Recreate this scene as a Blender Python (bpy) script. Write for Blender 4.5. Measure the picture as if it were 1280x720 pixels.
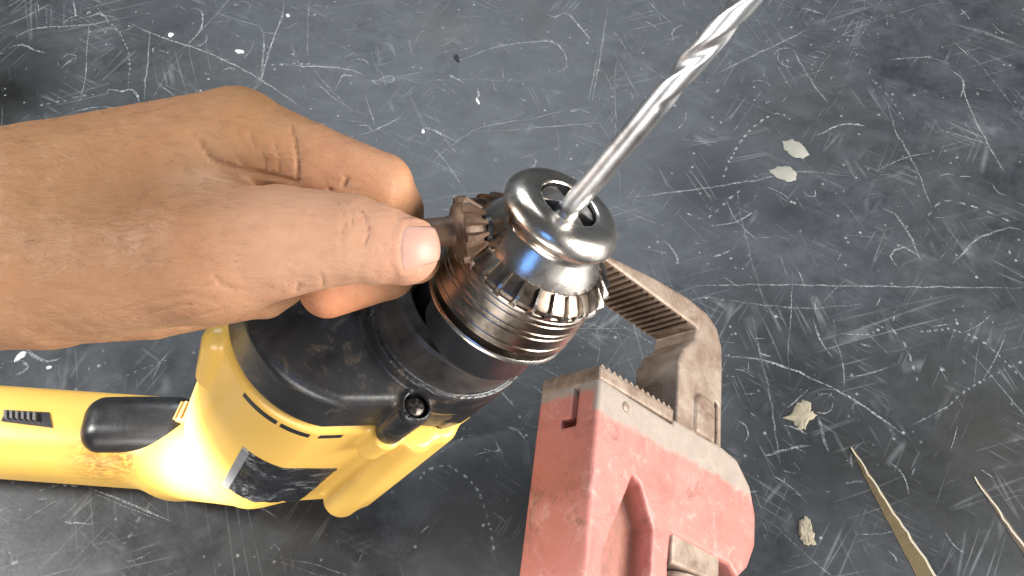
import bpy, bmesh, math, random
import numpy as np
from mathutils import Vector, Matrix

SC = 0.0118          # one model unit (about a centimetre) in metres
rnd = random.Random(7)
rng = np.random.default_rng(7)
for o in list(bpy.data.objects): bpy.data.objects.remove(o)
scene = bpy.context.scene
COL = scene.collection

# ---------------------------------------------------------------- camera
FPX = 1108.5
PITCH = math.radians(60)
R_ = np.array([1, 0, 0.]); U_ = np.array([0, math.sin(PITCH), math.cos(PITCH)]); B_ = np.array([0, -math.cos(PITCH), math.sin(PITCH)])
CAM = np.array([0, -20.20725942, 35.0])
def ray(x, y): return (x - 640) / FPX * R_ - (y - 360) / FPX * U_ - B_
def P(x, y, d): return CAM + d * ray(x, y)
cd = bpy.data.cameras.new('camera'); cam = bpy.data.objects.new('camera', cd); COL.objects.link(cam)
cd.sensor_width = 36; cd.lens = FPX / 1280 * 36; cd.clip_start = 0.005; cd.clip_end = 50
cam.location = CAM * SC
cam.rotation_euler = (math.radians(90) - PITCH, 0, 0)
scene.camera = cam

# ---------------------------------------------------------------- light
w = bpy.data.worlds.new('World'); scene.world = w; w.use_nodes = True
bg = w.node_tree.nodes['Background']
bg.inputs[0].default_value = (0.80, 0.90, 1.0, 1); bg.inputs[1].default_value = 0.12
vs = scene.view_settings
vs.view_transform = 'Standard'; vs.look = 'None'; vs.gamma = 1; vs.exposure = 0.0; vs.use_curve_mapping = False

def area(name, loc, target, sx, sy, power, color):
    l = bpy.data.lights.new(name, 'AREA'); l.shape = 'RECTANGLE'; l.size = sx * SC; l.size_y = sy * SC
    l.energy = power; l.color = color
    o = bpy.data.objects.new(name, l); COL.objects.link(o)
    o.location = np.array(loc) * SC
    d = Vector(np.array(target, float) - np.array(loc, float)); o.rotation_euler = d.to_track_quat('-Z', 'Y').to_euler()
    return o
area('doorway_light', (88, -36, 46), (2, -9, 9), 46, 60, 38, (1.0, 0.965, 0.92))
area('roof_light', (-5, 110, 125), (-3, 0, 0), 110, 60, 27, (0.84, 0.92, 1.0))
area('left_fill_light', (-66, -8, 50), (-10, -9, 8), 14, 14, 11, (1.0, 0.98, 0.95))  # unseen lamp added to brighten the yellow housing from the left
area('front_fill_light', (-26, -100, 34), (-4, -9, 10), 60, 36, 12, (1.0, 0.97, 0.93))  # unseen fill added to lift the hand's lower side and the housing front
area('blue_glint_light', (-4, -46, 68), (1, -9, 19), 16, 16, 0.5, (0.12, 0.36, 1.0))  # unseen lamp added for the blue glint on the chuck
# added narrow spot lamp that whitens the drill's yellow shoulder
sl = bpy.data.lights.new('shoulder_spot', 'SPOT'); so = bpy.data.objects.new('shoulder_spot', sl); COL.objects.link(so)
sl.energy = 360; sl.color = (1.0, 0.98, 0.93); sl.spot_size = math.radians(6.0); sl.spot_blend = 1.0; sl.shadow_soft_size = 0.01
so.location = Vector(np.array([-66, -44, 40]) * SC); so.rotation_euler = (Vector(P(274, 532, 31.0)) - Vector((-66, -44, 40))).to_track_quat('-Z', 'Y').to_euler()

# ---------------------------------------------------------------- helpers
def on_floor(x, y, z=0.0):
    q = ray(x, y); return CAM + q * ((z - CAM[2]) / q[2])

def link(o, parent=None):
    COL.objects.link(o)
    if parent is not None: o.parent = parent
    return o
BASE = {}
def thing(name, base, label, cat, group=None):
    o = bpy.data.objects.new(name, None); o.empty_display_size = 0.01; link(o)
    o.location = np.array(base) * SC; BASE[o.name] = np.array(base, float)
    o['label'] = label; o['category'] = cat
    if group: o['group'] = group
    return o
def base_of(o):
    while o.parent is not None: o = o.parent
    return BASE.get(o.name, np.zeros(3))
def mesh_obj(name, V, Fc, mat, parent=None, smooth=True, kind=None, autosmooth=None):
    V = np.asarray(V, float)
    if parent is not None: V = V - base_of(parent)
    me = bpy.data.meshes.new(name)
    me.from_pydata((V * SC).tolist(), [], [tuple(int(i) for i in f) for f in Fc])
    bm = bmesh.new(); bm.from_mesh(me); bmesh.ops.recalc_face_normals(bm, faces=bm.faces); bm.to_mesh(me); bm.free()
    if smooth:
        me.polygons.foreach_set('use_smooth', [True] * len(me.polygons))
        if autosmooth: me.set_sharp_from_angle(angle=math.radians(autosmooth))
    me.materials.append(mat)
    o = bpy.data.objects.new(name, me); link(o, parent)
    if kind: o['kind'] = kind
    return o
def single(name, V, Fc, mat, label, cat, group=None, smooth=True, autosmooth=None):
    """a thing that is one mesh, origin at its base"""
    V = np.asarray(V, float); b = V.mean(0); b[2] = V[:, 2].min()
    o = mesh_obj(name, V - b, Fc, mat, None, smooth, None, autosmooth)
    o.location = b * SC; BASE[o.name] = b
    o['label'] = label; o['category'] = cat
    if group: o['group'] = group
    return o

# ---- signed distance toolkit
def smin(a, b, k):
    h = np.clip(0.5 + 0.5 * (b - a) / k, 0, 1)
    return b + (a - b) * h - k * h * (1 - h)
def smax(a, b, k): return -smin(-a, -b, k)
def rcone(p, a, b, ra, rb):
    a = np.asarray(a, float); b = np.asarray(b, float); ba = b - a
    h = np.clip(((p - a) @ ba) / (ba @ ba), 0, 1)
    return np.linalg.norm(p - a - h[..., None] * ba, axis=-1) - (ra + (rb - ra) * h)
def poly_line(p, pts):
    d = None
    for a, b in zip(pts[:-1], pts[1:]):
        q = rcone(p, a, b, 0, 0); d = q if d is None else np.minimum(d, q)
    return d
def rbox(p, c, h, r):
    q = np.abs(p - np.asarray(c)) - (np.asarray(h) - r)
    return np.linalg.norm(np.maximum(q, 0), axis=-1) + np.minimum(q.max(-1), 0) - r
def slab(t, t0, t1): return np.maximum(t0 - t, t - t1)
def extr(d2, t, t0, t1, r):
    dz = np.maximum(t0 - t, t - t1) + r; d2 = d2 + r
    return np.minimum(np.maximum(d2, dz), 0) + np.hypot(np.maximum(d2, 0), np.maximum(dz, 0)) - r
def poly2(x, y, pts):
    pts = np.asarray(pts, float); n = len(pts)
    d = np.full(x.shape, 1e9); s = np.ones(x.shape)
    j = n - 1
    for i in range(n):
        ex, ey = pts[j] - pts[i]; wx = x - pts[i][0]; wy = y - pts[i][1]
        h = np.clip((wx * ex + wy * ey) / (ex * ex + ey * ey), 0, 1)
        d = np.minimum(d, (wx - ex * h) ** 2 + (wy - ey * h) ** 2)
        c1 = y >= pts[i][1]; c2 = y < pts[j][1]; c3 = ex * wy > ey * wx
        flip = (c1 & c2 & c3) | (~c1 & ~c2 & ~c3)
        s = np.where(flip, -s, s); j = i
    return s * np.sqrt(d)
def nets(f, lo, hi, vs, snap=2):
    lo = np.asarray(lo, float); hi = np.asarray(hi, float)
    n = np.ceil((hi - lo) / vs).astype(int) + 1
    ax = [lo[i] + vs * np.arange(n[i]) for i in range(3)]
    D = np.empty(n, np.float32)
    bk = 10; nb = [int(math.ceil(k / bk)) for k in n]
    cen = np.stack(np.meshgrid(*[lo[i] + vs * (np.arange(nb[i]) * bk + (bk - 1) / 2) for i in range(3)], indexing='ij'), -1)
    dc_ = f(cen); rad = vs * bk * 0.87 * 1.5
    for i, j, k in np.ndindex(*nb):
        sl = tuple(slice(q * bk, min((q + 1) * bk, n[t])) for t, q in enumerate((i, j, k)))
        if abs(dc_[i, j, k]) > rad: D[sl] = dc_[i, j, k]
        else:
            p = np.stack(np.meshgrid(ax[0][sl[0]], ax[1][sl[1]], ax[2][sl[2]], indexing='ij'), -1); D[sl] = f(p)
    In = D < 0
    m = n - 1
    cnt = np.zeros(m, np.int16); 
    for dx in (0, 1):
        for dy in (0, 1):
            for dz in (0, 1): cnt += In[dx:dx + m[0], dy:dy + m[1], dz:dz + m[2]]
    act = (cnt > 0) & (cnt < 8)
    idx = -np.ones(m, int); cells = np.argwhere(act); idx[act] = np.arange(len(cells))
    acc = np.zeros((len(cells), 3)); num = np.zeros(len(cells))
    cor = [(a, b, c) for a in (0, 1) for b in (0, 1) for c in (0, 1)]
    for a in cor:
        for k in range(3):
            if a[k]: continue
            bb = list(a); bb[k] = 1
            da = D[cells[:, 0] + a[0], cells[:, 1] + a[1], cells[:, 2] + a[2]].astype(float)
            db = D[cells[:, 0] + bb[0], cells[:, 1] + bb[1], cells[:, 2] + bb[2]].astype(float)
            cr = (da < 0) != (db < 0)
            t = np.where(cr, da / np.where(cr, da - db, 1), 0)
            q = np.tile(np.array(a, float), (len(cells), 1)); q[:, k] += t
            acc += np.where(cr[:, None], q, 0); num += cr
    V = lo + vs * (cells + acc / num[:, None])
    faces = []
    for k in range(3):
        sl0 = [slice(None)] * 3; sl1 = [slice(None)] * 3; sl0[k] = slice(0, -1); sl1[k] = slice(1, None)
        cr = In[tuple(sl0)] != In[tuple(sl1)]
        e = np.argwhere(cr); a, b2 = [q for q in range(3) if q != k]
        ok = (e[:, a] > 0) & (e[:, b2] > 0) & (e[:, a] < m[a]) & (e[:, b2] < m[b2]); e = e[ok]
        quad = []
        for (oa, ob) in ((0, 0), (-1, 0), (-1, -1), (0, -1)):
            c = e.copy(); c[:, a] += oa; c[:, b2] += ob; quad.append(idx[c[:, 0], c[:, 1], c[:, 2]])
        faces.append(np.array(quad).T)
    Fq = np.concatenate(faces)
    for _ in range(snap):
        g = grad(f, V); V = V - 0.9 * f(V)[:, None] * g
    return V, Fq
def grad(f, V, e=2e-3):
    g = np.empty_like(V)
    for k in range(3):
        d = np.zeros(3); d[k] = e; g[:, k] = f(V + d) - f(V - d)
    return g / np.maximum(np.linalg.norm(g, axis=1), 1e-9)[:, None]
def march(f, x, y, d0, d1=60):
    """point of the surface seen along a sight line (used to lay nails, labels and creases on it)"""
    q = ray(x, y); q = q / np.linalg.norm(q); d = d0; best = (1e9, d0)
    for _ in range(160):
        v = float(f((CAM + q * d)[None])[0])
        if v < best[0]: best = (v, d)
        if v < 1e-3 or d > d0 + 30: break
        d += max(v * 0.8, 0.004)
    p = (CAM + q * best[1])[None]
    for _ in range(4): p = p - grad(f, p) * f(p)[:, None]
    return p[0]

# ---- plain mesh builders (return V, F)
def lathe(prof, n, o, ax, ex, ey, close=False):
    V = []; Fc = []
    for r, t in prof:
        for k in range(n):
            a = 2 * math.pi * k / n; V.append(o + ax * t + (ex * math.cos(a) + ey * math.sin(a)) * r)
    for i in range(len(prof) - 1):
        for k in range(n):
            k2 = (k + 1) % n; Fc.append((i * n + k, i * n + k2, (i + 1) * n + k2, (i + 1) * n + k))
    if prof[0][0] > 1e-6: Fc.append(tuple(range(n)))
    if prof[-1][0] > 1e-6: Fc.append(tuple(range((len(prof) - 1) * n, len(prof) * n)))
    return np.array(V), Fc
def perp(ax):
    ax = np.asarray(ax, float); ax = ax / np.linalg.norm(ax)
    e = np.cross(ax, [0.3, 0.9, 0.2]); e /= np.linalg.norm(e)
    return ax, e, np.cross(ax, e)
def hexa(c, ex, ey, ez):
    c = np.asarray(c, float); V = [c + sx * ex + sy * ey + sz * ez for sx in (-1, 1) for sy in (-1, 1) for sz in (-1, 1)]
    return np.array(V), [(0, 1, 3, 2), (4, 6, 7, 5), (0, 4, 5, 1), (2, 3, 7, 6), (0, 2, 6, 4), (1, 5, 7, 3)]
def prism(pts, depth):
    pts = [np.asarray(p, float) for p in pts]; n = len(pts); d = np.asarray(depth, float)
    return np.array(pts + [p + d for p in pts]), [tuple(range(n)), tuple(range(2 * n - 1, n - 1, -1))] + [(i, (i + 1) % n, n + (i + 1) % n, n + i) for i in range(n)]
def bevel(o, wd, seg=2):
    m = o.modifiers.new('edge', 'BEVEL'); m.width = wd * SC; m.segments = seg; m.limit_method = 'ANGLE'; m.angle_limit = math.radians(35)

# ---------------------------------------------------------------- materials
class Nt:
    def __init__(s, name):
        s.m = bpy.data.materials.new(name); s.m.use_nodes = True; s.t = s.m.node_tree; s.n = s.t.nodes; s.b = s.n['Principled BSDF']
        s.out = s.n['Material Output']; s.tc = s.n.new('ShaderNodeTexCoord')
    def add(s, t, **kw):
        n = s.n.new(t)
        for k, v in kw.items():
            if k in ('ins',):
                for a, c in v.items(): n.inputs[a].default_value = c
            else: setattr(n, k, v)
        return n
    def l(s, a, b): s.t.links.new(a, b)
    def noise(s, scale, detail=4, rough=0.55, dist=0.0, co='Object', sc3=None, tex=False):
        n = s.add('ShaderNodeTexNoise'); n.inputs['Scale'].default_value = scale; n.inputs['Detail'].default_value = detail
        n.inputs['Roughness'].default_value = rough; n.inputs['Distortion'].default_value = dist
        if sc3:
            mp = s.add('ShaderNodeMapping', vector_type='TEXTURE' if tex else 'POINT'); mp.inputs['Scale'].default_value = sc3[0]; mp.inputs['Rotation'].default_value = sc3[1]
            s.l(s.tc.outputs[co], mp.inputs[0]); s.l(mp.outputs[0], n.inputs['Vector'])
        else: s.l(s.tc.outputs[co], n.inputs['Vector'])
        return n.outputs['Fac']
    def ramp(s, fac, *stops):
        r = s.add('ShaderNodeValToRGB'); e = r.color_ramp.elements
        while len(e) < len(stops): e.new(0.5)
        for el, (p, c) in zip(e, stops):
            el.position = p; el.color = c if len(c) == 4 else (*c, 1)
        s.l(fac, r.inputs[0]); return r.outputs[0]
    def mix(s, fac, a, b, mode='MIX'):
        m = s.add('ShaderNodeMix', data_type='RGBA', blend_type=mode)
        for v, i in ((fac, 0), (a, 6), (b, 7)):
            if isinstance(v, (int, float)): m.inputs[i].default_value = v
            elif isinstance(v, tuple): m.inputs[i].default_value = v if len(v) == 4 else (*v, 1)
            else: s.l(v, m.inputs[i])
        return m.outputs[2]
    def math(s, op, a, b=0.0):
        m = s.add('ShaderNodeMath', operation=op)
        for v, i in ((a, 0), (b, 1)):
            if isinstance(v, (int, float)): m.inputs[i].default_value = v
            else: s.l(v, m.inputs[i])
        return m.outputs[0]
    def blob(s, c, radius, soft):
        """0..1 mask round a point given in the object's own metres; soft, noise broken by the caller"""
        v = s.add('ShaderNodeVectorMath', operation='DISTANCE'); s.l(s.tc.outputs['Object'], v.inputs[0]); v.inputs[1].default_value = tuple(c)
        mr = s.add('ShaderNodeMapRange'); mr.inputs[1].default_value = radius + soft; mr.inputs[2].default_value = max(radius - soft, 0)
        s.l(v.outputs['Value'], mr.inputs[0]); return mr.outputs[0]
    def bump(s, h, strength, dist, prev=None):
        b = s.add('ShaderNodeBump'); b.inputs['Strength'].default_value = strength; b.inputs['Distance'].default_value = dist
        s.l(h, b.inputs['Height'])
        if prev: s.l(prev, b.inputs['Normal'])
        return b.outputs[0]
    def fin(s, color=None, rough=None, normal=None, **kw):
        for v, k in ((color, 'Base Color'), (rough, 'Roughness'), (normal, 'Normal')):
            if v is None: continue
            if isinstance(v, (int, float)): s.b.inputs[k].default_value = v
            elif isinstance(v, tuple): s.b.inputs[k].default_value = (*v, 1)[:4]
            else: s.l(v, s.b.inputs[k])
        for k, v in kw.items(): s.b.inputs[k.replace('_', ' ')].default_value = v
        return s.m

def m_plain(name, c, rough=0.5, var=0.25, scale=120, bump=0.15, **kw):
    s = Nt(name); n = s.noise(scale, 5, 0.65)
    col = s.mix(n, tuple(x * (1 - var) for x in c), tuple(min(1, x * (1 + var)) for x in c))
    f = s.noise(scale * 8, 3)
    return s.fin(col, rough, s.bump(f, bump, 0.0004), **kw)

def m_floor():
    s = Nt('scratched_slate_paint')
    big = s.noise(6, 5, 0.62, 0.4); mid = s.noise(24, 6, 0.72, 0.8); fine = s.noise(420, 4, 0.7)
    col = s.ramp(mid, (0.28, (0.018, 0.020, 0.024)), (0.5, (0.033, 0.037, 0.043)), (0.78, (0.056, 0.062, 0.070)))
    col = s.mix(s.ramp(big, (0.42, (0, 0, 0)), (0.60, (0.8, 0.8, 0.8))), col, (0.026, 0.028, 0.028))
    dk = s.noise(19, 8, 0.75, 0.6)
    col = s.mix(s.ramp(dk, (0.53, (0, 0, 0)), (0.66, (0.75,) * 3)), col, (0.010, 0.012, 0.015))
    # cloudy rubbed patches in several directions
    for (sx, sy, rot, amt, sc_) in ((1, 5, 0.25, .10, 16), (1, 6, 1.25, .07, 14), (1, 5, 2.6, .09, 15), (1, 1.6, 0.2, .10, 40)):
        st = s.noise(sc_, 5, 0.7, 0.5, sc3=((sx, 1 / sy, 1), (0, 0, rot)), tex=True)
        col = s.mix(s.ramp(st, (0.50, (0, 0, 0)), (0.78, (amt,) * 3)), col, (0.17, 0.185, 0.20))
    # dark worn blots; corner, lower-right and left-of-wrench ones are shade painted into the colour
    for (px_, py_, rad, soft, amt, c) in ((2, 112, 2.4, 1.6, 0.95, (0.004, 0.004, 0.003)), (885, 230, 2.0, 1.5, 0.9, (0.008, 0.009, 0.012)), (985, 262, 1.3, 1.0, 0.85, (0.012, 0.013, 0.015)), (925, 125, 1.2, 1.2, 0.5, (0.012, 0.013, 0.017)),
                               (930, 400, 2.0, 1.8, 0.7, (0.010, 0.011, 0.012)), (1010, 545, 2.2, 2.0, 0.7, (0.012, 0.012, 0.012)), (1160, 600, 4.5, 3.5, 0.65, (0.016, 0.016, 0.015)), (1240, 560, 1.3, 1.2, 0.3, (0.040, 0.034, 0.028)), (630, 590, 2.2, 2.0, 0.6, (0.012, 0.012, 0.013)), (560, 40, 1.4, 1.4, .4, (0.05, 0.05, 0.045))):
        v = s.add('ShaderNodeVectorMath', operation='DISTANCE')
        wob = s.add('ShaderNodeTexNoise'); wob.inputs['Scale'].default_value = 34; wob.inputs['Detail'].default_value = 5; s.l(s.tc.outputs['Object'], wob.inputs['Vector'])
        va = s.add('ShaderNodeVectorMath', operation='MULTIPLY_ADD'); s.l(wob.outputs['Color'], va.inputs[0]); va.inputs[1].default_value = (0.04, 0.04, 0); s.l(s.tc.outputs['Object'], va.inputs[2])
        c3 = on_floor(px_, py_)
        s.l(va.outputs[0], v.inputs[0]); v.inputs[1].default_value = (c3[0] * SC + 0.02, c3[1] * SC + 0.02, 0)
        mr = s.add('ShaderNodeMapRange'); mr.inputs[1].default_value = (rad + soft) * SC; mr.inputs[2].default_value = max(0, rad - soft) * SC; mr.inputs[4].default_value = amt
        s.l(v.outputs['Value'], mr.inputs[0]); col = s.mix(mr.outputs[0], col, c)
    st = mid
    # specks and hairline scratches everywhere
    vo = s.add('ShaderNodeTexVoronoi'); vo.inputs['Scale'].default_value = 130; s.l(s.tc.outputs['Object'], vo.inputs['Vector'])
    sp = s.ramp(vo.outputs['Distance'], (0.05, (1, 1, 1)), (0.14, (0, 0, 0)))
    sp = s.math('MULTIPLY', sp, s.ramp(s.noise(45, 3), (0.50, (0, 0, 0)), (0.62, (0.7, 0.7, 0.7))))
    col = s.mix(sp, col, (0.32, 0.34, 0.35))
    for i, (sx, sy, rot) in enumerate(((3, 90, 0.3), (3, 80, 1.9), (4, 85, 1.0), (3, 95, 2.6))):
        mp = s.add('ShaderNodeMapping', vector_type='TEXTURE'); mp.inputs['Rotation'].default_value = (0, 0, rot); mp.inputs['Scale'].default_value = (1 / sx, 1 / sy, 1); mp.inputs['Location'].default_value = (i * .037, i * .01, 0)
        wv = s.add('ShaderNodeTexNoise'); wv.inputs['Scale'].default_value = 4; s.l(s.tc.outputs['Object'], wv.inputs['Vector'])
        ad = s.add('ShaderNodeVectorMath', operation='MULTIPLY_ADD'); s.l(wv.outputs['Color'], ad.inputs[0]); ad.inputs[1].default_value = (0.03, 0.03, 0); s.l(s.tc.outputs['Object'], ad.inputs[2])
        s.l(ad.outputs[0], mp.inputs[0])
        v2 = s.add('ShaderNodeTexVoronoi', feature='DISTANCE_TO_EDGE'); v2.inputs['Scale'].default_value = 1.0 + 0.3 * i; s.l(mp.outputs[0], v2.inputs['Vector'])
        ln = s.ramp(v2.outputs['Distance'], (0.0, (1, 1, 1)), (0.035, (0, 0, 0)))
        ln = s.math('MULTIPLY', ln, s.ramp(s.noise(16 + 5 * i, 3, 0.6), (0.54, (0, 0, 0)), (0.70, (0.36, 0.36, 0.36))))
        col = s.mix(ln, col, (0.26, 0.275, 0.285))
    ro = s.ramp(mid, (0.3, (0.34, 0.34, 0.34)), (0.7, (0.50, 0.50, 0.50)))
    nb = s.bump(fine, 0.12, 0.0005); nb = s.bump(st, 0.03, 0.001, nb); nb = s.bump(mid, 0.12, 0.002, nb)
    return s.fin(col, ro, nb, Specular_IOR_Level=0.36)

def m_scratch():
    s = Nt('scratch_mark'); at = s.add('ShaderNodeAttribute', attribute_name='amt')
    n = s.noise(900, 3, 0.7); n2 = s.noise(160, 3, 0.6)
    f = s.math('MULTIPLY', s.ramp(n, (0.38, (0, 0, 0)), (0.55, (1, 1, 1))), s.ramp(n2, (0.30, (0.25, 0.25, 0.25)), (0.60, (1, 1, 1))))
    f = s.math('MULTIPLY', f, at.outputs['Fac'])
    tr = s.add('ShaderNodeBsdfTransparent'); mx = s.add('ShaderNodeMixShader')
    s.fin((0.34, 0.36, 0.375), 0.75)
    s.l(f, mx.inputs[0]); s.l(tr.outputs[0], mx.inputs[1]); s.l(s.b.outputs[0], mx.inputs[2]); s.l(mx.outputs[0], s.out.inputs[0])
    return s.m

def m_skin(base):
    s = Nt('skin')
    n1 = s.noise(22, 5, 0.6); n2 = s.noise(90, 5, 0.65); fine = s.noise(900, 3, 0.6)
    col = s.ramp(n1, (0.3, (0.265, 0.130, 0.064)), (0.55, (0.325, 0.170, 0.090)), (0.8, (0.38, 0.210, 0.12)))
    col = s.mix(s.ramp(n2, (0.42, (0, 0, 0)), (0.75, (0.35, 0.35, 0.35))), col, (0.28, 0.115, 0.045))
    def at(x, y, d): return tuple((P(x, y, d) - base) * SC)
    col = s.mix(s.ramp(s.noise(260, 4, 0.7), (0.45, (0, 0, 0)), (0.75, (0.6,) * 3)), col, (0.22, 0.095, 0.05))
    col = s.mix(s.ramp(s.noise(34, 4, 0.6, 0.3), (0.50, (0, 0, 0)), (0.74, (0.28,) * 3)), col, (0.38, 0.155, 0.085))
    col = s.mix(s.ramp(s.noise(150, 4, 0.65, 0.5, sc3=((1, 5, 3), (0, 0, 0.6))), (0.54, (0, 0, 0)), (0.72, (0.18,) * 3)), col, (0.46, 0.29, 0.19))
    # pink tips, paler thumb, tanned back; lit lower and darker upper edges painted in
    def tint(c, rad, soft, amt, colr):
        nonlocal col
        mk = s.math('MULTIPLY', s.blob(c, rad * SC, soft * SC), amt); col = s.mix(mk, col, colr)
    tint(at(180, 270, 16.8), 1.5, 1.9, 0.85, (0.19, 0.083, 0.034))
    tint(at(262, 222, 16.9), 0.2, 1.0, 0.55, (0.42, 0.27, 0.17))
    tint(at(190, 395, 17.6), 0.5, 1.6, 0.45, (0.44, 0.27, 0.17))
    tint(at(60, 220, 17.2), 1.5, 2.5, 0.75, (0.21, 0.105, 0.040))
    tint(at(320, 130, 17.4), 0.6, 1.3, 0.7, (0.23, 0.115, 0.042))
    tint(at(520, 312, 16.2), 0.4, 1.1, 0.6, (0.56, 0.30, 0.215))
    tint(at(385, 320, 16.2), 0.6, 1.5, 0.55, (0.47, 0.275, 0.185))
    tint(at(500, 235, 17.6), 0.4, 1.0, 0.45, (0.55, 0.27, 0.14))
    tint(at(410, 375, 19.0), 0.6, 0.8, 0.6, (0.50, 0.16, 0.07))
    tint(at(215, 262, 16.9), 0.0, 0.22, 0.6, (0.14, 0.06, 0.03))
    # skin texture: a net of fine lines, stretched across the hand
    mp = s.add('ShaderNodeMapping'); mp.inputs['Scale'].default_value = (1.0, 2.2, 1.6); mp.inputs['Rotation'].default_value = (0, 0, 0.5); s.l(s.tc.outputs['Object'], mp.inputs[0])
    vo = s.add('ShaderNodeTexVoronoi', feature='DISTANCE_TO_EDGE'); vo.inputs['Scale'].default_value = 420; s.l(mp.outputs[0], vo.inputs['Vector'])
    wr = s.noise(120, 5, 0.65, 0.8, sc3=((1, 3.2, 2), (0, 0, 0.7)))
    nb = s.bump(s.ramp(vo.outputs['Distance'], (0.0, (0, 0, 0)), (0.12, (1, 1, 1))), 0.08, 0.0004)
    nb = s.bump(wr, 0.42, 0.0016, nb); nb = s.bump(s.noise(55, 3, 0.5), 0.5, 0.004, nb); nb = s.bump(s.noise(420, 5, 0.7), 0.25, 0.0006, nb); nb = s.bump(fine, 0.18, 0.0003, nb)
    ro = s.ramp(n2, (0.3, (0.50, 0.50, 0.50)), (0.7, (0.64, 0.64, 0.64)))
    m = s.fin(col, ro, nb)
    s.b.inputs['Subsurface Weight'].default_value = 0.09; s.b.inputs['Subsurface Radius'].default_value = (1.0, 0.35, 0.18); s.b.inputs['Subsurface Scale'].default_value = 0.004
    s.b.inputs['Specular IOR Level'].default_value = 0.24
    return m

def m_metal(name, c1, c2, r1, r2, scale=60, aniso=None, metallic=1.0):
    s = Nt(name); n = s.noise(scale, 5, 0.65, 0.5); f = s.noise(700, 3, 0.7)
    col = s.ramp(n, (0.35, c1), (0.68, c2)); ro = s.ramp(n, (0.35, (r1,) * 3), (0.7, (r2,) * 3))
    return s.fin(col, ro, s.bump(f, 0.10, 0.0003), Metallic=metallic)

def m_yellow(base, blots):
    s = Nt('yellow_plastic'); n = s.noise(40, 5, 0.65); f = s.noise(600, 3, 0.7); g = s.noise(170, 5, 0.75, 0.8)
    col = s.mix(n, (0.76, 0.45, 0.085), (0.82, 0.51, 0.12))
    col = s.mix(s.ramp(g, (0.62, (0, 0, 0)), (0.78, (0.5, 0.5, 0.5))), col, (0.36, 0.19, 0.04))
    for p, rad, c in blots:
        mk = s.math('MULTIPLY', s.blob((p - base) * SC, rad * 0.55 * SC, rad * 0.5 * SC), s.ramp(s.noise(230, 5, 0.7, 1.0, sc3=((1, 2.5, 2.5), (0, 0, 0))), (0.40, (0, 0, 0)), (0.58, (0.9, 0.9, 0.9))))
        col = s.mix(mk, col, c)
    return s.fin(col, s.ramp(n, (0.3, (0.30,) * 3), (0.7, (0.42,) * 3)), s.bump(f, 0.10, 0.0004))

def m_black(name='black_case_paint', rough=(0.26, 0.42), worn=True):
    s = Nt(name); n = s.noise(45, 5, 0.7, 0.6); f = s.noise(500, 4, 0.7)
    col = s.ramp(n, (0.35, (0.012, 0.012, 0.013)), (0.75, (0.030, 0.030, 0.031)))
    if worn:
        d = s.noise(85, 6, 0.75, 1.2)
        col = s.mix(s.ramp(d, (0.54, (0, 0, 0)), (0.72, (0.6,) * 3)), col, (0.16, 0.12, 0.075)); col = s.mix(s.ramp(s.noise(400, 4, .7), (0.66, (0, 0, 0)), (0.74, (0.5,) * 3)), col, (0.2, .19, .18))
    return s.fin(col, s.ramp(n, (0.3, (rough[0],) * 3), (0.7, (rough[1],) * 3)), s.bump(f, 0.2, 0.0005))

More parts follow.
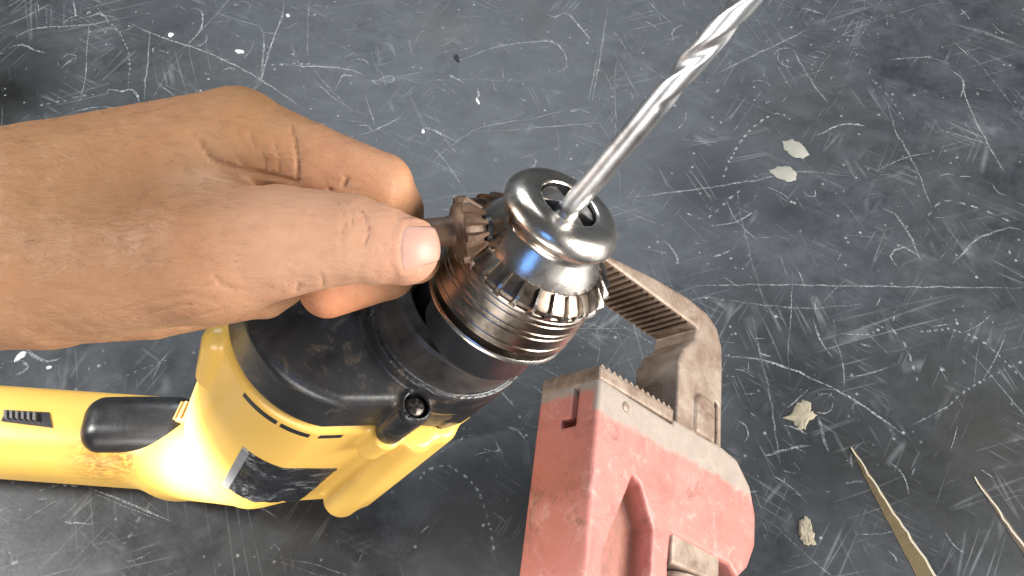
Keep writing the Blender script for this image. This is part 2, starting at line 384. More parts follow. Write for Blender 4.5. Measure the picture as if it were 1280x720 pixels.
def m_red(steel_zone=None):
    s = Nt('worn_red_enamel'); n = s.noise(30, 5, 0.65); d = s.noise(120, 6, 0.75, 0.8); f = s.noise(420, 4, 0.7)
    col = s.mix(n, (0.40, 0.115, 0.09), (0.52, 0.215, 0.18))
    col = s.mix(s.ramp(d, (0.54, (0, 0, 0)), (0.70, (0.55,) * 3)), col, (0.60, 0.36, 0.31))
    d2 = s.noise(60, 6, 0.75, 0.8); d3 = s.noise(26, 6, 0.75, 1.0)
    col = s.mix(s.ramp(d2, (0.56, (0, 0, 0)), (0.70, (0.75,) * 3)), col, (0.13, 0.07, 0.05))
    col = s.mix(s.ramp(d3, (0.50, (0, 0, 0)), (0.72, (0.6,) * 3)), col, (0.20, 0.075, 0.055))
    col = s.mix(s.ramp(s.noise(300, 5, 0.8), (0.60, (0, 0, 0)), (0.70, (0.7,) * 3)), col, (0.10, 0.06, 0.045))
    if steel_zone:   # bare metal where the enamel has worn off the top of the head: a band with a ragged edge
        (o, o2, L, on, N, od, Aa, oa) = steel_zone
        v = s.add('ShaderNodeVectorMath', operation='DOT_PRODUCT'); s.l(s.tc.outputs['Object'], v.inputs[0]); v.inputs[1].default_value = tuple(L)
        e = s.math('ADD', v.outputs['Value'], s.math('MULTIPLY', s.math('SUBTRACT', d2, 0.5), 0.012))
        def step(v_, at):
            mr = s.add('ShaderNodeMapRange'); mr.inputs[1].default_value = at - 0.0012; mr.inputs[2].default_value = at + 0.0012; s.l(v_, mr.inputs[0]); return mr.outputs[0]
        v2 = s.add('ShaderNodeVectorMath', operation='DOT_PRODUCT'); s.l(s.tc.outputs['Object'], v2.inputs[0]); v2.inputs[1].default_value = tuple(N)
        mk = s.math('MAXIMUM', step(e, o2), s.math('MULTIPLY', step(e, o), step(v2.outputs['Value'], on)))
        col = s.mix(mk, col, s.mix(d, (0.20, 0.155, 0.125), (0.40, 0.335, 0.28)))
    if steel_zone:   # brown dust in the hollow of the handle, which also paints in its shade
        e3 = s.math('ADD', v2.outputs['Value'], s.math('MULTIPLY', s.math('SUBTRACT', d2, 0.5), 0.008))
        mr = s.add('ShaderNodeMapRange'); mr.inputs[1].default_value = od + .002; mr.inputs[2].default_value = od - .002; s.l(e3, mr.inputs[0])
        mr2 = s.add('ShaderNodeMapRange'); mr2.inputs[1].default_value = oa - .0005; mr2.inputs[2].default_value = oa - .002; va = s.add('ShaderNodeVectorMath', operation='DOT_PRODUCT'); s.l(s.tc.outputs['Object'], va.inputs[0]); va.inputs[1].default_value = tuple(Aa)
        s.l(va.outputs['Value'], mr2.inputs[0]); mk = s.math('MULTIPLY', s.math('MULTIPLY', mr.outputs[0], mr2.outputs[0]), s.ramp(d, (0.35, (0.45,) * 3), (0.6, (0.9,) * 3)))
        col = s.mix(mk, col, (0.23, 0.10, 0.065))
    return s.fin(col, s.ramp(n, (0.3, (0.42,) * 3), (0.7, (0.58,) * 3)), s.bump(d, 0.2, 0.0008, s.bump(f, 0.25, 0.0006)))

def m_steel_worn(name='rusty_steel', c=((0.10, 0.065, 0.04), (0.30, 0.25, 0.21))):
    s = Nt(name); n = s.noise(70, 6, 0.7, 0.6); f = s.noise(350, 5, 0.75)
    col = s.ramp(n, (0.32, c[0]), (0.70, c[1]))
    return s.fin(col, s.ramp(n, (0.3, (0.62,) * 3), (0.7, (0.42,) * 3)), s.bump(f, 0.35, 0.0008), Metallic=0.35)

# ================================================================ FLOOR
fl = 150
gx = [-fl, fl]
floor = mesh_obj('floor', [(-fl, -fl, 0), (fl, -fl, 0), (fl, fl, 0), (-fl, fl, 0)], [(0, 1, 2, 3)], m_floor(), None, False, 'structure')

SV, SF, SA = [], [], []
zc = [0.012]
def ribbon(pts, wd, amt, jit=0.0, dash=None):
    """a worn line lying on the paint: a narrow strip whose width wanders and fades at the ends"""
    pts = [np.array(p[:2], float) for p in pts]
    P2 = []
    for i in range(len(pts) - 1):            # Catmull-Rom
        p0 = pts[max(i - 1, 0)]; p1 = pts[i]; p2 = pts[i + 1]; p3 = pts[min(i + 2, len(pts) - 1)]
        m = max(2, int(np.linalg.norm(p2 - p1) / 0.35))
        for k in range(m):
            t = k / m; P2.append(0.5 * ((2 * p1) + (-p0 + p2) * t + (2 * p0 - 5 * p1 + 4 * p2 - p3) * t * t + (-p0 + 3 * p1 - 3 * p2 + p3) * t ** 3))
    P2.append(pts[-1]); P2 = np.array(P2)
    if len(P2) < 3: P2 = np.array([P2[0], (P2[0] + P2[-1]) / 2, P2[-1]])
    if jit: P2 = P2 + rng.normal(0, jit, P2.shape)
    segs = []
    if dash:
        i = 0
        L = np.concatenate([[0], np.cumsum(np.linalg.norm(np.diff(P2, axis=0), axis=1))]); s = 0
        while s < L[-1]:
            e = min(s + dash * rnd.uniform(0.5, 1.3), L[-1]); q = np.linspace(s, e, 4)
            segs.append(np.stack([np.interp(q, L, P2[:, 0]), np.interp(q, L, P2[:, 1])], 1)); s = e + dash * rnd.uniform(0.3, 0.9)
    else: segs = [P2]
    zc[0] += 0.00001
    for q in segs:
        n = len(q); t = np.gradient(q, axis=0); t /= np.maximum(np.linalg.norm(t, axis=1), 1e-9)[:, None]; nr = np.stack([-t[:, 1], t[:, 0]], 1)
        k0 = len(SV)
        for i in range(n):
            e = min(i, n - 1 - i) / max(1, (n - 1) * 0.25); ww = wd * 0.5 * (0.35 + 0.65 * min(1, e)) * rnd.uniform(0.6, 1.4)
            for sg in (-1, 1):
                v = q[i] + sg * nr[i] * ww; SV.append((v[0], v[1], zc[0])); SA.append(amt * (0.3 + 0.7 * min(1, e + 0.15)))
        for i in range(n - 1): SF.append((k0 + 2 * i, k0 + 2 * i + 1, k0 + 2 * i + 3, k0 + 2 * i + 2))
def px_line(pp, wd, amt, **k): ribbon([on_floor(*p) for p in pp], wd, amt, **k)
# the marks one can follow in the photograph
MARKS = [
 ([(1150, 415), (1185, 412), (1215, 420), (1245, 440), (1275, 470)], .16, .8, .30), ([(1278, 452), (1240, 470), (1205, 490), (1180, 512)], .16, .7, .30),
 ([(906, 445), (960, 452), (1020, 475), (1080, 508), (1128, 543)], .14, .9, None), ([(525, 600), (535, 586), (560, 583), (585, 598), (603, 625), (612, 660), (618, 690)], .16, .85, .28),
 ([(905, 222), (915, 195), (935, 165), (960, 146), (978, 142), (990, 152)], .18, .9, .35), ([(1020, 170), (1040, 160), (1060, 155), (1083, 158)], .16, .9, None),
 ([(858, 266), (870, 272), (885, 272), (905, 255), (925, 238)], .18, .9, .4), ([(890, 283), (920, 278), (945, 262)], .14, .8, None),
 ([(780, 248), (860, 238), (940, 226), (1000, 215), (1060, 220)], .13, .6, None), ([(895, 92), (950, 66), (1012, 36)], .12, .7, None),
 ([(850, 358), (960, 356), (1090, 358), (1280, 360)], .10, .7, None), ([(905, 375), (1000, 385), (1080, 380)], .10, .4, None),
 ([(680, 16), (694, 22), (706, 16), (720, 28), (740, 52)], .16, .9, None), ([(660, 52), (690, 52), (706, 66), (708, 84), (696, 90)], .16, .9, None), ([(570, 78), (610, 62), (645, 54), (690, 52)], .10, .7, None),
 ([(740, 128), (745, 100), (752, 60), (760, 10)], .14, .6, None), ([(735, 128), (742, 95), (748, 60)], .10, .6, None),
 ([(362, 82), (400, 83), (440, 88), (456, 96)], .16, .9, None), ([(426, 98), (430, 94), (446, 95)], .2, .9, None), ([(468, 104), (480, 97), (490, 95), (492, 101), (480, 105)], .13, .9, None), ([(438, 76), (452, 74), (462, 82)], .16, .8, None),
 ([(560, 94), (570, 98), (580, 104)], .2, .9, None), ([(597, 110), (598, 120), (594, 126)], .16, .9, None), ([(526, 164), (534, 160), (552, 168), (572, 178)], .18, .9, None),
 ([(448, 170), (475, 160), (502, 146)], .12, .8, None), ([(456, 118), (463, 140), (470, 160)], .10, .7, None), ([(600, 165), (650, 162), (720, 156), (760, 154)], .10, .6, None),
 ([(650, 152), (700, 140), (740, 135)], .10, .5, None), ([(540, 205), (560, 185), (600, 160), (650, 150), (670, 142)], .12, .5, None),
 ([(240, 10), (252, 14), (252, 36), (240, 50), (230, 58)], .16, .9, None), ([(160, 28), (190, 42), (225, 54), (270, 70), (320, 96), (376, 134)], .14, .9, None),
 ([(355, 0), (352, 22), (345, 40), (335, 70), (325, 105)], .16, .9, None), ([(322, 32), (330, 45), (328, 80), (326, 100)], .13, .8, None), ([(266, 14), (300, 26), (330, 34)], .1, .5, None),
 ([(188, 38), (186, 60), (182, 100), (180, 125)], .13, .7, None), ([(140, 30), (152, 45), (160, 65), (162, 85), (160, 108)], .16, .8, .3), ([(20, 46), (45, 36), (90, 32), (120, 30), (140, 22)], .14, .7, None),
 ([(110, 22), (122, 17), (132, 22), (136, 30)], .18, .9, None), ([(134, 118), (136, 112), (155, 114), (165, 112), (172, 120), (174, 128)], .18, .9, None), ([(80, 28), (88, 22), (94, 20), (92, 0)], .16, .8, None),
 ([(10, 60), (28, 56), (42, 62), (56, 66)], .18, .7, None), ([(50, 132), (80, 126), (105, 120), (118, 118)], .16, .8, .4), ([(76, 86), (85, 78), (95, 72)], .12, .6, None), ([(0, 34), (30, 22), (66, 4)], .10, .6, None),
 ([(320, 82), (350, 81), (400, 80)], .16, .7, .3), ([(386, 0), (385, 40), (385, 76)], .10, .5, None), ([(110, 608), (150, 625), (190, 642), (216, 652)], .14, .9, None), ([(50, 614), (75, 606), (100, 608)], .16, .8, .4),
 ([(196, 618), (180, 640), (165, 665), (155, 680)], .22, .55, .5), ([(30, 430), (40, 445), (60, 452), (75, 448)], .2, .8, None), ([(20, 470), (35, 460), (28, 450)], .22, .8, None), ([(80, 652), (100, 655), (118, 654)], .14, .8, None),
 ([(955, 570), (985, 562), (1015, 558)], .14, .8, None), ([(1022, 520), (1030, 550), (1035, 565)], .18, .6, None), ([(1118, 395), (1115, 410), (1130, 430), (1140, 455), (1148, 482)], .16, .8, .5), ([(1015, 395), (1025, 425), (1042, 448)], .12, .7, None),
 ([(1042, 420), (1052, 450), (1056, 485)], .12, .6, None), ([(1172, 458), (1185, 478)], .12, .7, None), ([(940, 395), (950, 440), (963, 500), (975, 580)], .12, .45, None), ([(1190, 330), (1220, 300), (1260, 285), (1280, 290)], .14, .6, None),
 ([(1200, 90), (1210, 130), (1240, 190), (1258, 218)], .13, .7, None), ([(1110, 130), (1120, 165), (1140, 200), (1165, 260)], .12, .6, None), ([(1090, 100), (1110, 120), (1130, 150)], .14, .7, .4), ([(1160, 270), (1180, 252), (1215, 258), (1270, 280)], .15, .8, .5),
 ([(1100, 260), (1118, 268), (1140, 300), (1150, 325)], .14, .6, None), ([(1188, 88), (1204, 100), (1200, 122)], .14, .7, None), ([(1125, 335), (1112, 320), (1130, 310), (1150, 322)], .15, .8, None), ([(1190, 30), (1240, 44), (1280, 60)], .3, .35, None),
 ([(990, 60), (1020, 110), (1035, 128)], .14, .6, None), ([(1010, 70), (1025, 72)], .25, .8, None), ([(1110, 75), (1160, 72), (1185, 80)], .14, .5, None), ([(830, 300), (845, 318), (848, 330)], .16, .7, None), ([(905, 245), (920, 275), (948, 302)], .10, .5, None)]
for pp, wd, a, d in MARKS: px_line(pp, wd * .62, a * .9, jit=0.02, dash=d * .8 if d else None)
# and the many small ones between them
def random_marks(n, spread):
    cl = [(rnd.uniform(-spread, spread), rnd.uniform(-spread * .5, spread * .9), rnd.uniform(1.5, 7), rnd.uniform(0, math.pi)) for _ in range(60)]
    for _ in range(n):
        c_ = rnd.choice(cl); x = rnd.gauss(c_[0], c_[2]); y = rnd.gauss(c_[1], c_[2]); kind = rnd.random()
        if kind < .72:      # short hairlines, roughly along the way this patch was rubbed
            a = c_[3] + rnd.gauss(0, .45); L = min(rnd.expovariate(1 / .8) + .12, 5); c = rnd.gauss(0, .12); wd = rnd.choice((.025, .03, .04, .05)); am = rnd.uniform(.25, .8)
        elif kind < .80:    # long straight ones
            a = rnd.uniform(0, math.pi); L = rnd.uniform(3, 14); c = rnd.gauss(0, .05); wd = rnd.choice((.03, .04, .06)); am = rnd.uniform(.2, .5)
        else:               # little hooks
            a = rnd.uniform(0, 6.3); L = rnd.uniform(.3, 1.6); c = rnd.gauss(0, 1.6) / L; wd = rnd.choice((.05, .06, .08)); am = rnd.uniform(.3, .8)
        pts = [np.array([x, y])]; m = max(3, int(L / 0.5))
        for _k in range(m): a += c * L / m + rnd.gauss(0, .05); pts.append(pts[-1] + L / m * np.array([math.cos(a), math.sin(a)]))
        ribbon(pts, wd, am, 0.008, .2 if rnd.random() < .06 else None)
random_marks(1500, 40)
for _ in range(900):        # specks of paint and dust
    x, y = rnd.uniform(-40, 40), rnd.uniform(-22, 34); rr = min(.02 + rnd.expovariate(1 / .025), .14); k0 = len(SV); zc[0] += .00001
    for k in range(6): SV.append((x + rr * rnd.uniform(.5, 1.3) * math.cos(k * 1.047), y + rr * rnd.uniform(.5, 1.3) * math.sin(k * 1.047), zc[0])); SA.append(rnd.uniform(.3, 1))
    SF.append(tuple(range(k0, k0 + 6)))
sm = mesh_obj('scratch', SV, SF, m_scratch(), floor, False, 'stuff')
at_ = sm.data.attributes.new('amt', 'FLOAT', 'POINT'); at_.data.foreach_set('value', SA)

# raised splits in the board at the lower right
wood = m_plain('bare_wood', (0.13, 0.095, 0.04), 0.7, 0.35, 90, 0.4); prime = m_plain('chipped_primer', (0.40, 0.36, 0.27), 0.7, 0.25, 200, 0.4)
def split(px, wmax, h, mat, edge):
    pts = [on_floor(*p) for p in px]; n = len(pts); V = []; Fc = []; E = []
    for i, p in enumerate(pts):
        t = pts[min(i + 1, n - 1)] - pts[max(i - 1, 0)]; t /= np.linalg.norm(t); nr = np.array([t[1], -t[0], 0]) * -1
        f = (i / (n - 1)) ** 0.8; ww = wmax * f; j = rnd.uniform(-.03, .03)
        V += [p - nr * -ww * -1 + [0, 0, .015], p + [j, j, h * (0.3 + .7 * f)], p + nr * (0.05 + .05 * f) + [j, j, h * (0.3 + .7 * f)], p + nr * (.09 + .09 * f) + [0, 0, .015]]
    for i in range(n - 1):
        for k in range(3): (Fc if k != 1 else E).append((4 * i + k, 4 * i + k + 1, 4 * i + k + 5, 4 * i + k + 4))
    o = mesh_obj('split', V, Fc + E, mat, floor, False)
    o.data.materials.append(edge)
    for k in range(len(Fc), len(Fc) + len(E)): o.data.polygons[k].material_index = 1
    return o
def seg(a, b, n, j=1.5): return [(a[0] + (b[0] - a[0]) * i / n + rnd.uniform(-j, j) * .4, a[1] + (b[1] - a[1]) * i / n) for i in range(n + 1)]
split(seg((1063, 560), (1178, 742), 22), 0.62, 0.20, wood, prime)
split(seg((1217, 597), (1300, 715), 16), 0.18, 0.08, m_plain('dark_split', (0.10, 0.07, 0.05), .8), prime)

# ================================================================ DRILL
NO = np.array([1.4711714, -9.29236743, 20.52865314]); AX = np.array([0.43912082, -0.02029564, 0.89819875])
HD = np.array([-0.89290463, 0.10082817, 0.43881089]); SD = np.array([-0.09946968, -0.99469682, 0.02615367])
M3 = np.array([HD, SD, -AX])
def to_loc(p): return (p - NO) @ M3.T
def to_w(q): return NO + np.asarray(q) @ M3
drill = thing('power_drill', to_w((1.2, 0, 21.5)) * [1, 1, 0], 'yellow and black corded power drill standing on its tail with its keyed chuck pointing up', 'drill')
black = m_black(); dark = m_plain('black_rubber', (0.018, 0.018, 0.02), 0.34, 0.3, 150, 0.2)

def case2(h, s, grow=0.0):
    q = np.stack([h, s, np.zeros_like(h)], -1); return rcone(q, (0, 0, 0), (2.5, 0.15, 0), 2.32 + grow, 2.92 + grow)
H0 = P(250, 556, 33.3); HL0 = to_w((4.3, -0.1, 23.0)); HW0 = np.array([-13.2, -8.15, 1.85]); HW1 = np.array([-33, -7.0, 1.6])
def yellow(p):
    q = to_loc(p); h, s, t = q[..., 0], q[..., 1], q[..., 2]
    tap = np.clip((t - 9) / 9, 0, 1)
    d = extr(case2(h, s, 0.05) + 0.25 * tap, t, 9.3, 18.3, 0.3)
    d = smin(d, rcone(q, (1.7, -0.35, 16.5), (1.7, -0.35, 20.4), 2.2, 1.9), 0.4)
    hn = rcone(q, (2.6, 0.9, 16.5), to_loc(HW0 + [0.3, -0.75, -.3]), 1.5, 1.25)
    hn = smin(hn, rcone(p, P(312, 592, 30.8), P(215, 575, 33.8), 1.15, 1.25), 0.8)
    pw = p - HW0; ax = HW1 - HW0; L = np.linalg.norm(ax); ax = ax / L
    u = pw @ ax; sd = pw @ np.cross([0, 0, 1.0], ax); z = pw[..., 2]
    hb = np.sqrt(np.maximum(0, (np.abs(sd) / 1.72) ** 2.6 + (np.abs(z) / 1.78) ** 2.6)) ; hb = (hb ** (2 / 2.6) - 1) * 1.6
    hb = smax(hb, slab(u, -1.0, L), 0.3)
    d = smin(d, smin(hn, hb, 0.7), 0.7)
    d = smin(d, rcone(q, (5.35, 1.15, 9.9), (5.05, 1.0, 12.5), 0.42, 0.5), 0.10)       # rear screw boss
    d = smin(d, rcone(q, (0.48, 2.66, 9.2), (0.6, 2.66, 10.5), 0.43, 0.38), 0.14)       # front screw boss
    d = smin(d, rcone(q, (-0.35, 2.36, 9.6), (-0.45, 2.30, 17.0), 0.55, 0.62), 0.18)
    d = smin(d, rcone(q, (-1.0, 1.95, 9.6), (-1.0, 1.95, 16.8), 0.5, 0.55), 0.25)    # long rib
    d = smax(d, 9.3 - t, 0.12)
    return d
ylo = np.array([-26.5, -13.5, -0.3]); yhi = np.array([0.5, -4.2, 15.6])
HW1 = np.array([-25.5, -7.25, 1.85])
smudge = march(yellow, 120, 580, 25)
V, Fq = nets(yellow, ylo, yhi, 0.09)
body = mesh_obj('motor_housing', V, Fq, m_yellow(base_of(drill), [(smudge, 1.5, (0.30, 0.13, 0.035)), (march(yellow, 158, 576, 25), .8, (0.28, 0.12, 0.03))]), drill)

def blackcase(p):
    q = p; h, s, t = q[..., 0], q[..., 1], q[..., 2]
    d = extr(case2(h, s), t, 7.25, 9.25, 0.28)
    d = np.minimum(d, extr(case2(h, s, -0.45), t, 8.8, 11.5, 0.1))
    low = extr(case2(h, s, 0.02), t, 8.5, 11.3, 0.2); low = smax(low, h + 0.85 - (s < 0) * 0.6, 0.1); d = smin(d, low, 0.1)
    r = np.hypot(h, s)
    d = smin(d, extr(r - 2.34, t, 6.65, 8.0, 0.12), 0.12)
    d = smax(d, -extr(r - 1.78, t, 5.5, 6.75, 0.05), 0.05)
    d = smax(d, -np.maximum(np.abs(r - 2.26) - 0.06, slab(t, 6.3, 6.78)), 0.03)
    d = smin(d, rcone(q, (2.75, -0.35, 7.0), (2.75, -0.35, 8), 0.55, 0.6), 0.5)
    for (a, b) in ((0.48, 2.58),):
        bo = rcone(q, (a, b, 7.45), (a, b, 9.3), 0.46, 0.38); bo = smax(bo, 7.12 - t, 0.08); d = smin(d, bo, 0.14)
        d = smax(d, -extr(np.hypot(h - a, s - b) - 0.33, t, 6.5, 7.5, 0.03), 0.05)
    return d
V, Fq = nets(blackcase, (-3.2, -3.9, 6.0), (6.3, 3.9, 11.8), 0.06)
mesh_obj('gear_case', to_w(V), Fq, black, drill)
dsteel = m_metal('dark_steel', (0.05, 0.045, 0.04), (0.16, 0.14, 0.12), 0.35, 0.5)
for (a, b) in ((0.48, 2.58),):
    V, Fc = lathe([(0.0, 7.28), (0.2, 7.28), (0.28, 7.34), (0.29, 7.5)], 20, to_w((a, b, 0)), -AX, HD, SD); sc = mesh_obj('screw', V, Fc, dsteel, drill)
    for e, f_ in ((HD, SD), (SD, HD)):
        V, Fc = hexa(to_w((a, b, 7.275)), e * .2, f_ * .035, AX * .012); mesh_obj('slot', V, Fc, dark, sc, False)

# label stuck on the side of the housing
def march_dir(f, o, dr):
    d = 0.0
    for _ in range(80):
        v = float(f((o + dr * d)[None])[0])
        if v < 1e-3 or d > 6: break
        d += v * .8
    return o + dr * d
def patch(f, corners, nu, nv, off, d0, th):
    c = np.array(corners, float); V = []
    for i in range(nu + 1):
        for j in range(nv + 1):
            a, b_ = i / nu, j / nv
            q = c[0] * (1 - a) * (1 - b_) + c[1] * a * (1 - b_) + c[2] * a * b_ + c[3] * (1 - a) * b_
            V.append(march_dir(f, to_w((q[0], 4.5, q[1])), -SD) if d0 is None else march(f, q[0], q[1], d0))
    V = np.array(V); g = grad(f, V)
    for _ in range(2): V = V - g * f(V)[:, None]
    top = V + g * off; bot = V - g * th
    m = nv + 1; Fc = [(i * m + j, (i + 1) * m + j, (i + 1) * m + j + 1, i * m + j + 1) for i in range(nu) for j in range(nv)]
    return top, bot, g, Fc, m
def plate(name, f, corners, nu, nv, off, d0, mat, parent, th=0.03, wrinkle=0.0, smooth=True):
    top, bot, g, Fc, m = patch(f, corners, nu, nv, off, d0, th); n = len(top)
    if wrinkle: top = top + g * (rng.random(n) * wrinkle)[:, None]
    Fb = [tuple(n + k for k in reversed(q)) for q in Fc]
    rim = [i * m for i in range(nu + 1)] + [nu * m + j for j in range(1, m)] + [i * m + m - 1 for i in range(nu - 1, -1, -1)] + [j for j in range(m - 2, 0, -1)]
    side = [(rim[k], rim[(k + 1) % len(rim)], n + rim[(k + 1) % len(rim)], n + rim[k]) for k in range(len(rim))]
    return mesh_obj(name, np.concatenate([top, bot]), Fc + Fb + side, mat, parent, smooth, None, 50)
film = Nt('crinkled_black_film'); fn = film.noise(60, 6, 0.75, 2.0); fd = film.noise(55, 6, 0.7, 1.2)
fcol = film.mix(film.ramp(fd, (0.54, (0, 0, 0)), (0.64, (0.8,) * 3)), (0.012, 0.014, 0.018), (0.26, 0.265, 0.28))
film = film.fin(fcol, film.ramp(fd, (0.3, (0.15,) * 3), (0.7, (0.45,) * 3)), film.bump(fn, 0.8, 0.004))
lab = plate('label', yellow, [(3.62, 12.85), (0.72, 13.5), (0.80, 17.9), (3.48, 16.9)], 18, 12, 0.03, None, film, drill, 0.02, 0.035)
plate('label_strip', yellow, [(3.66, 12.82), (3.42, 12.9), (3.28, 16.95), (3.52, 16.92)], 3, 10, 0.07, None, m_plain('grey_foil', (0.20, 0.20, 0.20), .45, .3), lab, 0.02)
for h0_, h1_ in ((4.35, 3.35), (3.25, 2.45), (2.2, 1.6)):
    plate('vent_slot', yellow, [(h0_, 9.66), (h1_, 9.66), (h1_, 9.92), (h0_, 9.92)], 6, 2, 0.015, None, dark, drill, 0.03)
# trigger, speed dial and direction switch on the handle
def trig(p):
    q = p - np.array([-14.0, -7.95, 3.25]); q = q.copy(); q[..., 2] = q[..., 2] - 0.02 * (q[..., 0]) ** 2 * -1
    return rbox(q, (0, 0, 0), (2.2, 1.1, 1.0), 0.85)
V, Fq = nets(trig, (-16.8, -9.6, 1.7), (-11.3, -6.4, 4.6), 0.1)
mesh_obj('trigger', V, Fq, m_black('black_trigger', (0.28, 0.42), False), drill)
dialm = m_plain('tan_plastic', (0.42, 0.27, 0.10), 0.5, 0.3); 
dc = on_floor(241, 521, 4.0); da = np.array([0.25, 0.97, 0.0]); da, de, df = perp(da)
V, Fc = lathe([(0.0, -.38), (.5, -.38), (.55, -.33), (.55, .33), (.5, .38), (0, .38)], 24, dc, da, de, df); dial = mesh_obj('speed_dial', V, Fc, dialm, drill, True, None, 30)
for k in range(14):
    a = 2 * math.pi * k / 14; o_ = de * math.cos(a) + df * math.sin(a); V, Fc = hexa(dc + o_ * .57, da * .34, np.cross(o_, da) * .06, o_ * .05); mesh_obj('ridge', V, Fc, dialm, dial, False)
sw = plate('direction_switch', yellow, [(2, 527), (66, 535), (62, 516), (8, 513)], 8, 5, 0.05, 25, dark, drill, 0.05)
for k in range(6):
    x = 8 + k * 7.2; plate('ridge', yellow, [(x, 524 + k * .6), (x + 3.2, 525 + k * .6), (x + 3.2, 516 + k * .5), (x, 515 + k * .5)], 1, 2, 0.22, 25, m_plain('grey_rib', (0.13, 0.125, 0.12), .45), sw, 0.0, 0, False)

# chuck
bright = m_metal('polished_chuck_steel', (0.52, 0.43, 0.34), (0.82, 0.79, 0.75), 0.20, 0.34, 42)
dull = m_metal('dull_chuck_steel', (0.20, 0.155, 0.12), (0.50, 0.43, 0.36), 0.20, 0.38, 60)
ringm = m_metal('gear_ring_steel', (0.40, 0.35, 0.30), (0.66, 0.61, 0.56), 0.2, 0.34, 90)
NC = 96
# the chuck sits with a slight wobble on the spindle: its own axis
CO = np.array([1.34424428, -9.47940003, 20.34462801]); CA = np.array([0.46984631, 0.29432355, 0.8322368])
CH = np.array([-0.87792759, 0.25419272, 0.40574525]); CS = np.array([-0.09212816, -0.92128156, 0.37782628])
prof = [(0.66, 0.36), (0.68, 0.325), (0.72, 0.31), (0.84, 0.305), (0.98, 0.315), (1.09, 0.345), (1.19, 0.41), (1.27, 0.51), (1.32, 0.62), (1.33, 0.70), (1.295, 0.79), (1.25, 0.87), (1.19, 0.91), (1.15, 0.93), (1.14, 1.0), (1.17, 1.06), (1.30, 1.30), (1.44, 1.54), (1.46, 1.60), (1.46, 2.2), (0.0, 2.2)]
V, Fc = lathe(prof, NC, CO, -CA, CH, CS); Fc = [q for q in Fc if len(q) < 10]
chuck = mesh_obj('chuck', V, Fc, bright, drill, True, None, 40)
V, Fc = lathe([(0, 1.5), (.64, 1.5), (.665, .36), (.70, .36), (.70, 1.6), (0, 1.6)], 48, CO, -CA, CH, CS); mesh_obj('bore', V, Fc, dark, chuck, True, None, 40)
prof = [(1.40, 1.56), (1.47, 1.56), (1.74, 1.77), (1.79, 1.84), (1.79, 1.92), (1.73, 1.97), (1.36, 1.98)]
V, Fc = lathe(prof, NC, CO, -CA, CH, CS); mesh_obj('gear_ring', V, Fc, m_metal('toothed_ring_steel', (0.10, 0.075, 0.055), (0.30, 0.245, 0.20), 0.28, 0.42, 90), chuck, True, None, 30)
prof = [(1.30, 1.97), (1.72, 1.98), (1.755, 2.01)]
z = 2.05
for wd_ in (.07, .18, .07, .26, .07, .15):
    prof += [(1.76, z), (1.74, z + .025), (1.74, z + .05), (1.76, z + .075)]; z += .075 + wd_
prof += [(1.76, 3.08), (1.70, 3.18), (1.1, 3.2)]
V, Fc = lathe(prof, NC, CO, -CA, CH, CS); mesh_obj('sleeve', V, Fc, dull, chuck, True, None, 35)
V, Fc = lathe([(1.55, 6.75), (1.72, 5.44), (1.78, 5.38), (2.08, 5.38), (2.17, 5.46), (2.20, 6.3), (2.20, 6.85), (1.55, 6.9)], 80, NO, -AX, HD, SD); V2 = V
mesh_obj('collar', V, [q for q in Fc if len(q) < 10], m_metal('dull_cast_collar', (0.030, 0.028, 0.027), (0.10, 0.092, 0.085), 0.34, 0.5, 50, metallic=.55), drill, True, None, 35)
V, Fc = lathe([(0.0, 4.2), (1.25, 4.25), (1.25, 7.0), (0, 7.0)], 48, NO, -AX, HD, SD); mesh_obj('spindle', V, Fc, dark, drill, True, None, 40)
V, Fc = lathe([(1.1, 3.38), (1.70, 3.40), (1.73, 3.44), (1.73, 3.49), (1.1, 3.53)], 64, CO, -CA, CH, CS); mesh_obj('washer', V, Fc, bright, drill, True, None, 40)
V, Fc = lathe([(1.0, 3.0), (1.36, 3.1), (1.36, 4.5), (1.2, 4.7), (1.0, 4.7)], 48, CO, -CA, CH, CS); mesh_obj('rear_hub', V, Fc, dark, chuck, True, None, 40)
# teeth of the bevel ring: one mesh shared by thirty six copies
NT = 28
def tooth_mesh():
    # local: x radial, y tangential, z = -axis
    V = []
    for (rr, t, hw, lift) in ((1.46, 1.54, .030, .00), (1.75, 1.755, .042, .00), (1.80, 1.83, .048, 0), (1.795, 1.94, .048, 0)):
        V += [(rr - .02, -hw * 1.6, t + .10), (rr - .02, hw * 1.6, t + .10), (rr + .07, hw * .7, t - .05), (rr + .07, -hw * .7, t - .05)]
    Fc = [(0, 1, 2, 3), (12, 15, 14, 13)]
    for i in range(3):
        for k in range(4): Fc.append((4 * i + k, 4 * i + (k + 1) % 4, 4 * i + 4 + (k + 1) % 4, 4 * i + 4 + k))
    return np.array(V), Fc
V, Fc = tooth_mesh()
tm = bpy.data.meshes.new('gear_tooth'); tm.from_pydata((V * SC).tolist(), [], Fc); tm.materials.append(ringm)
bm = bmesh.new(); bm.from_mesh(tm); bmesh.ops.recalc_face_normals(bm, faces=bm.faces); bm.to_mesh(tm); bm.free()
def place(me, name, origin, ex, ey, ez, parent):
    o = bpy.data.objects.new(name, me); link(o, parent)
    m = Matrix.Identity(4)
    for i in range(3): m[i][0], m[i][1], m[i][2], m[i][3] = ex[i], ey[i], ez[i], (origin[i] - base_of(parent)[i]) * SC
    o.matrix_local = m; return o
for k in range(NT):
    a = 2 * math.pi * (k + .3) / NT; er = CH * math.cos(a) + CS * math.sin(a); et = -CH * math.sin(a) + CS * math.cos(a)
    place(tm, 'gear_tooth', CO, er, et, -CA, chuck)

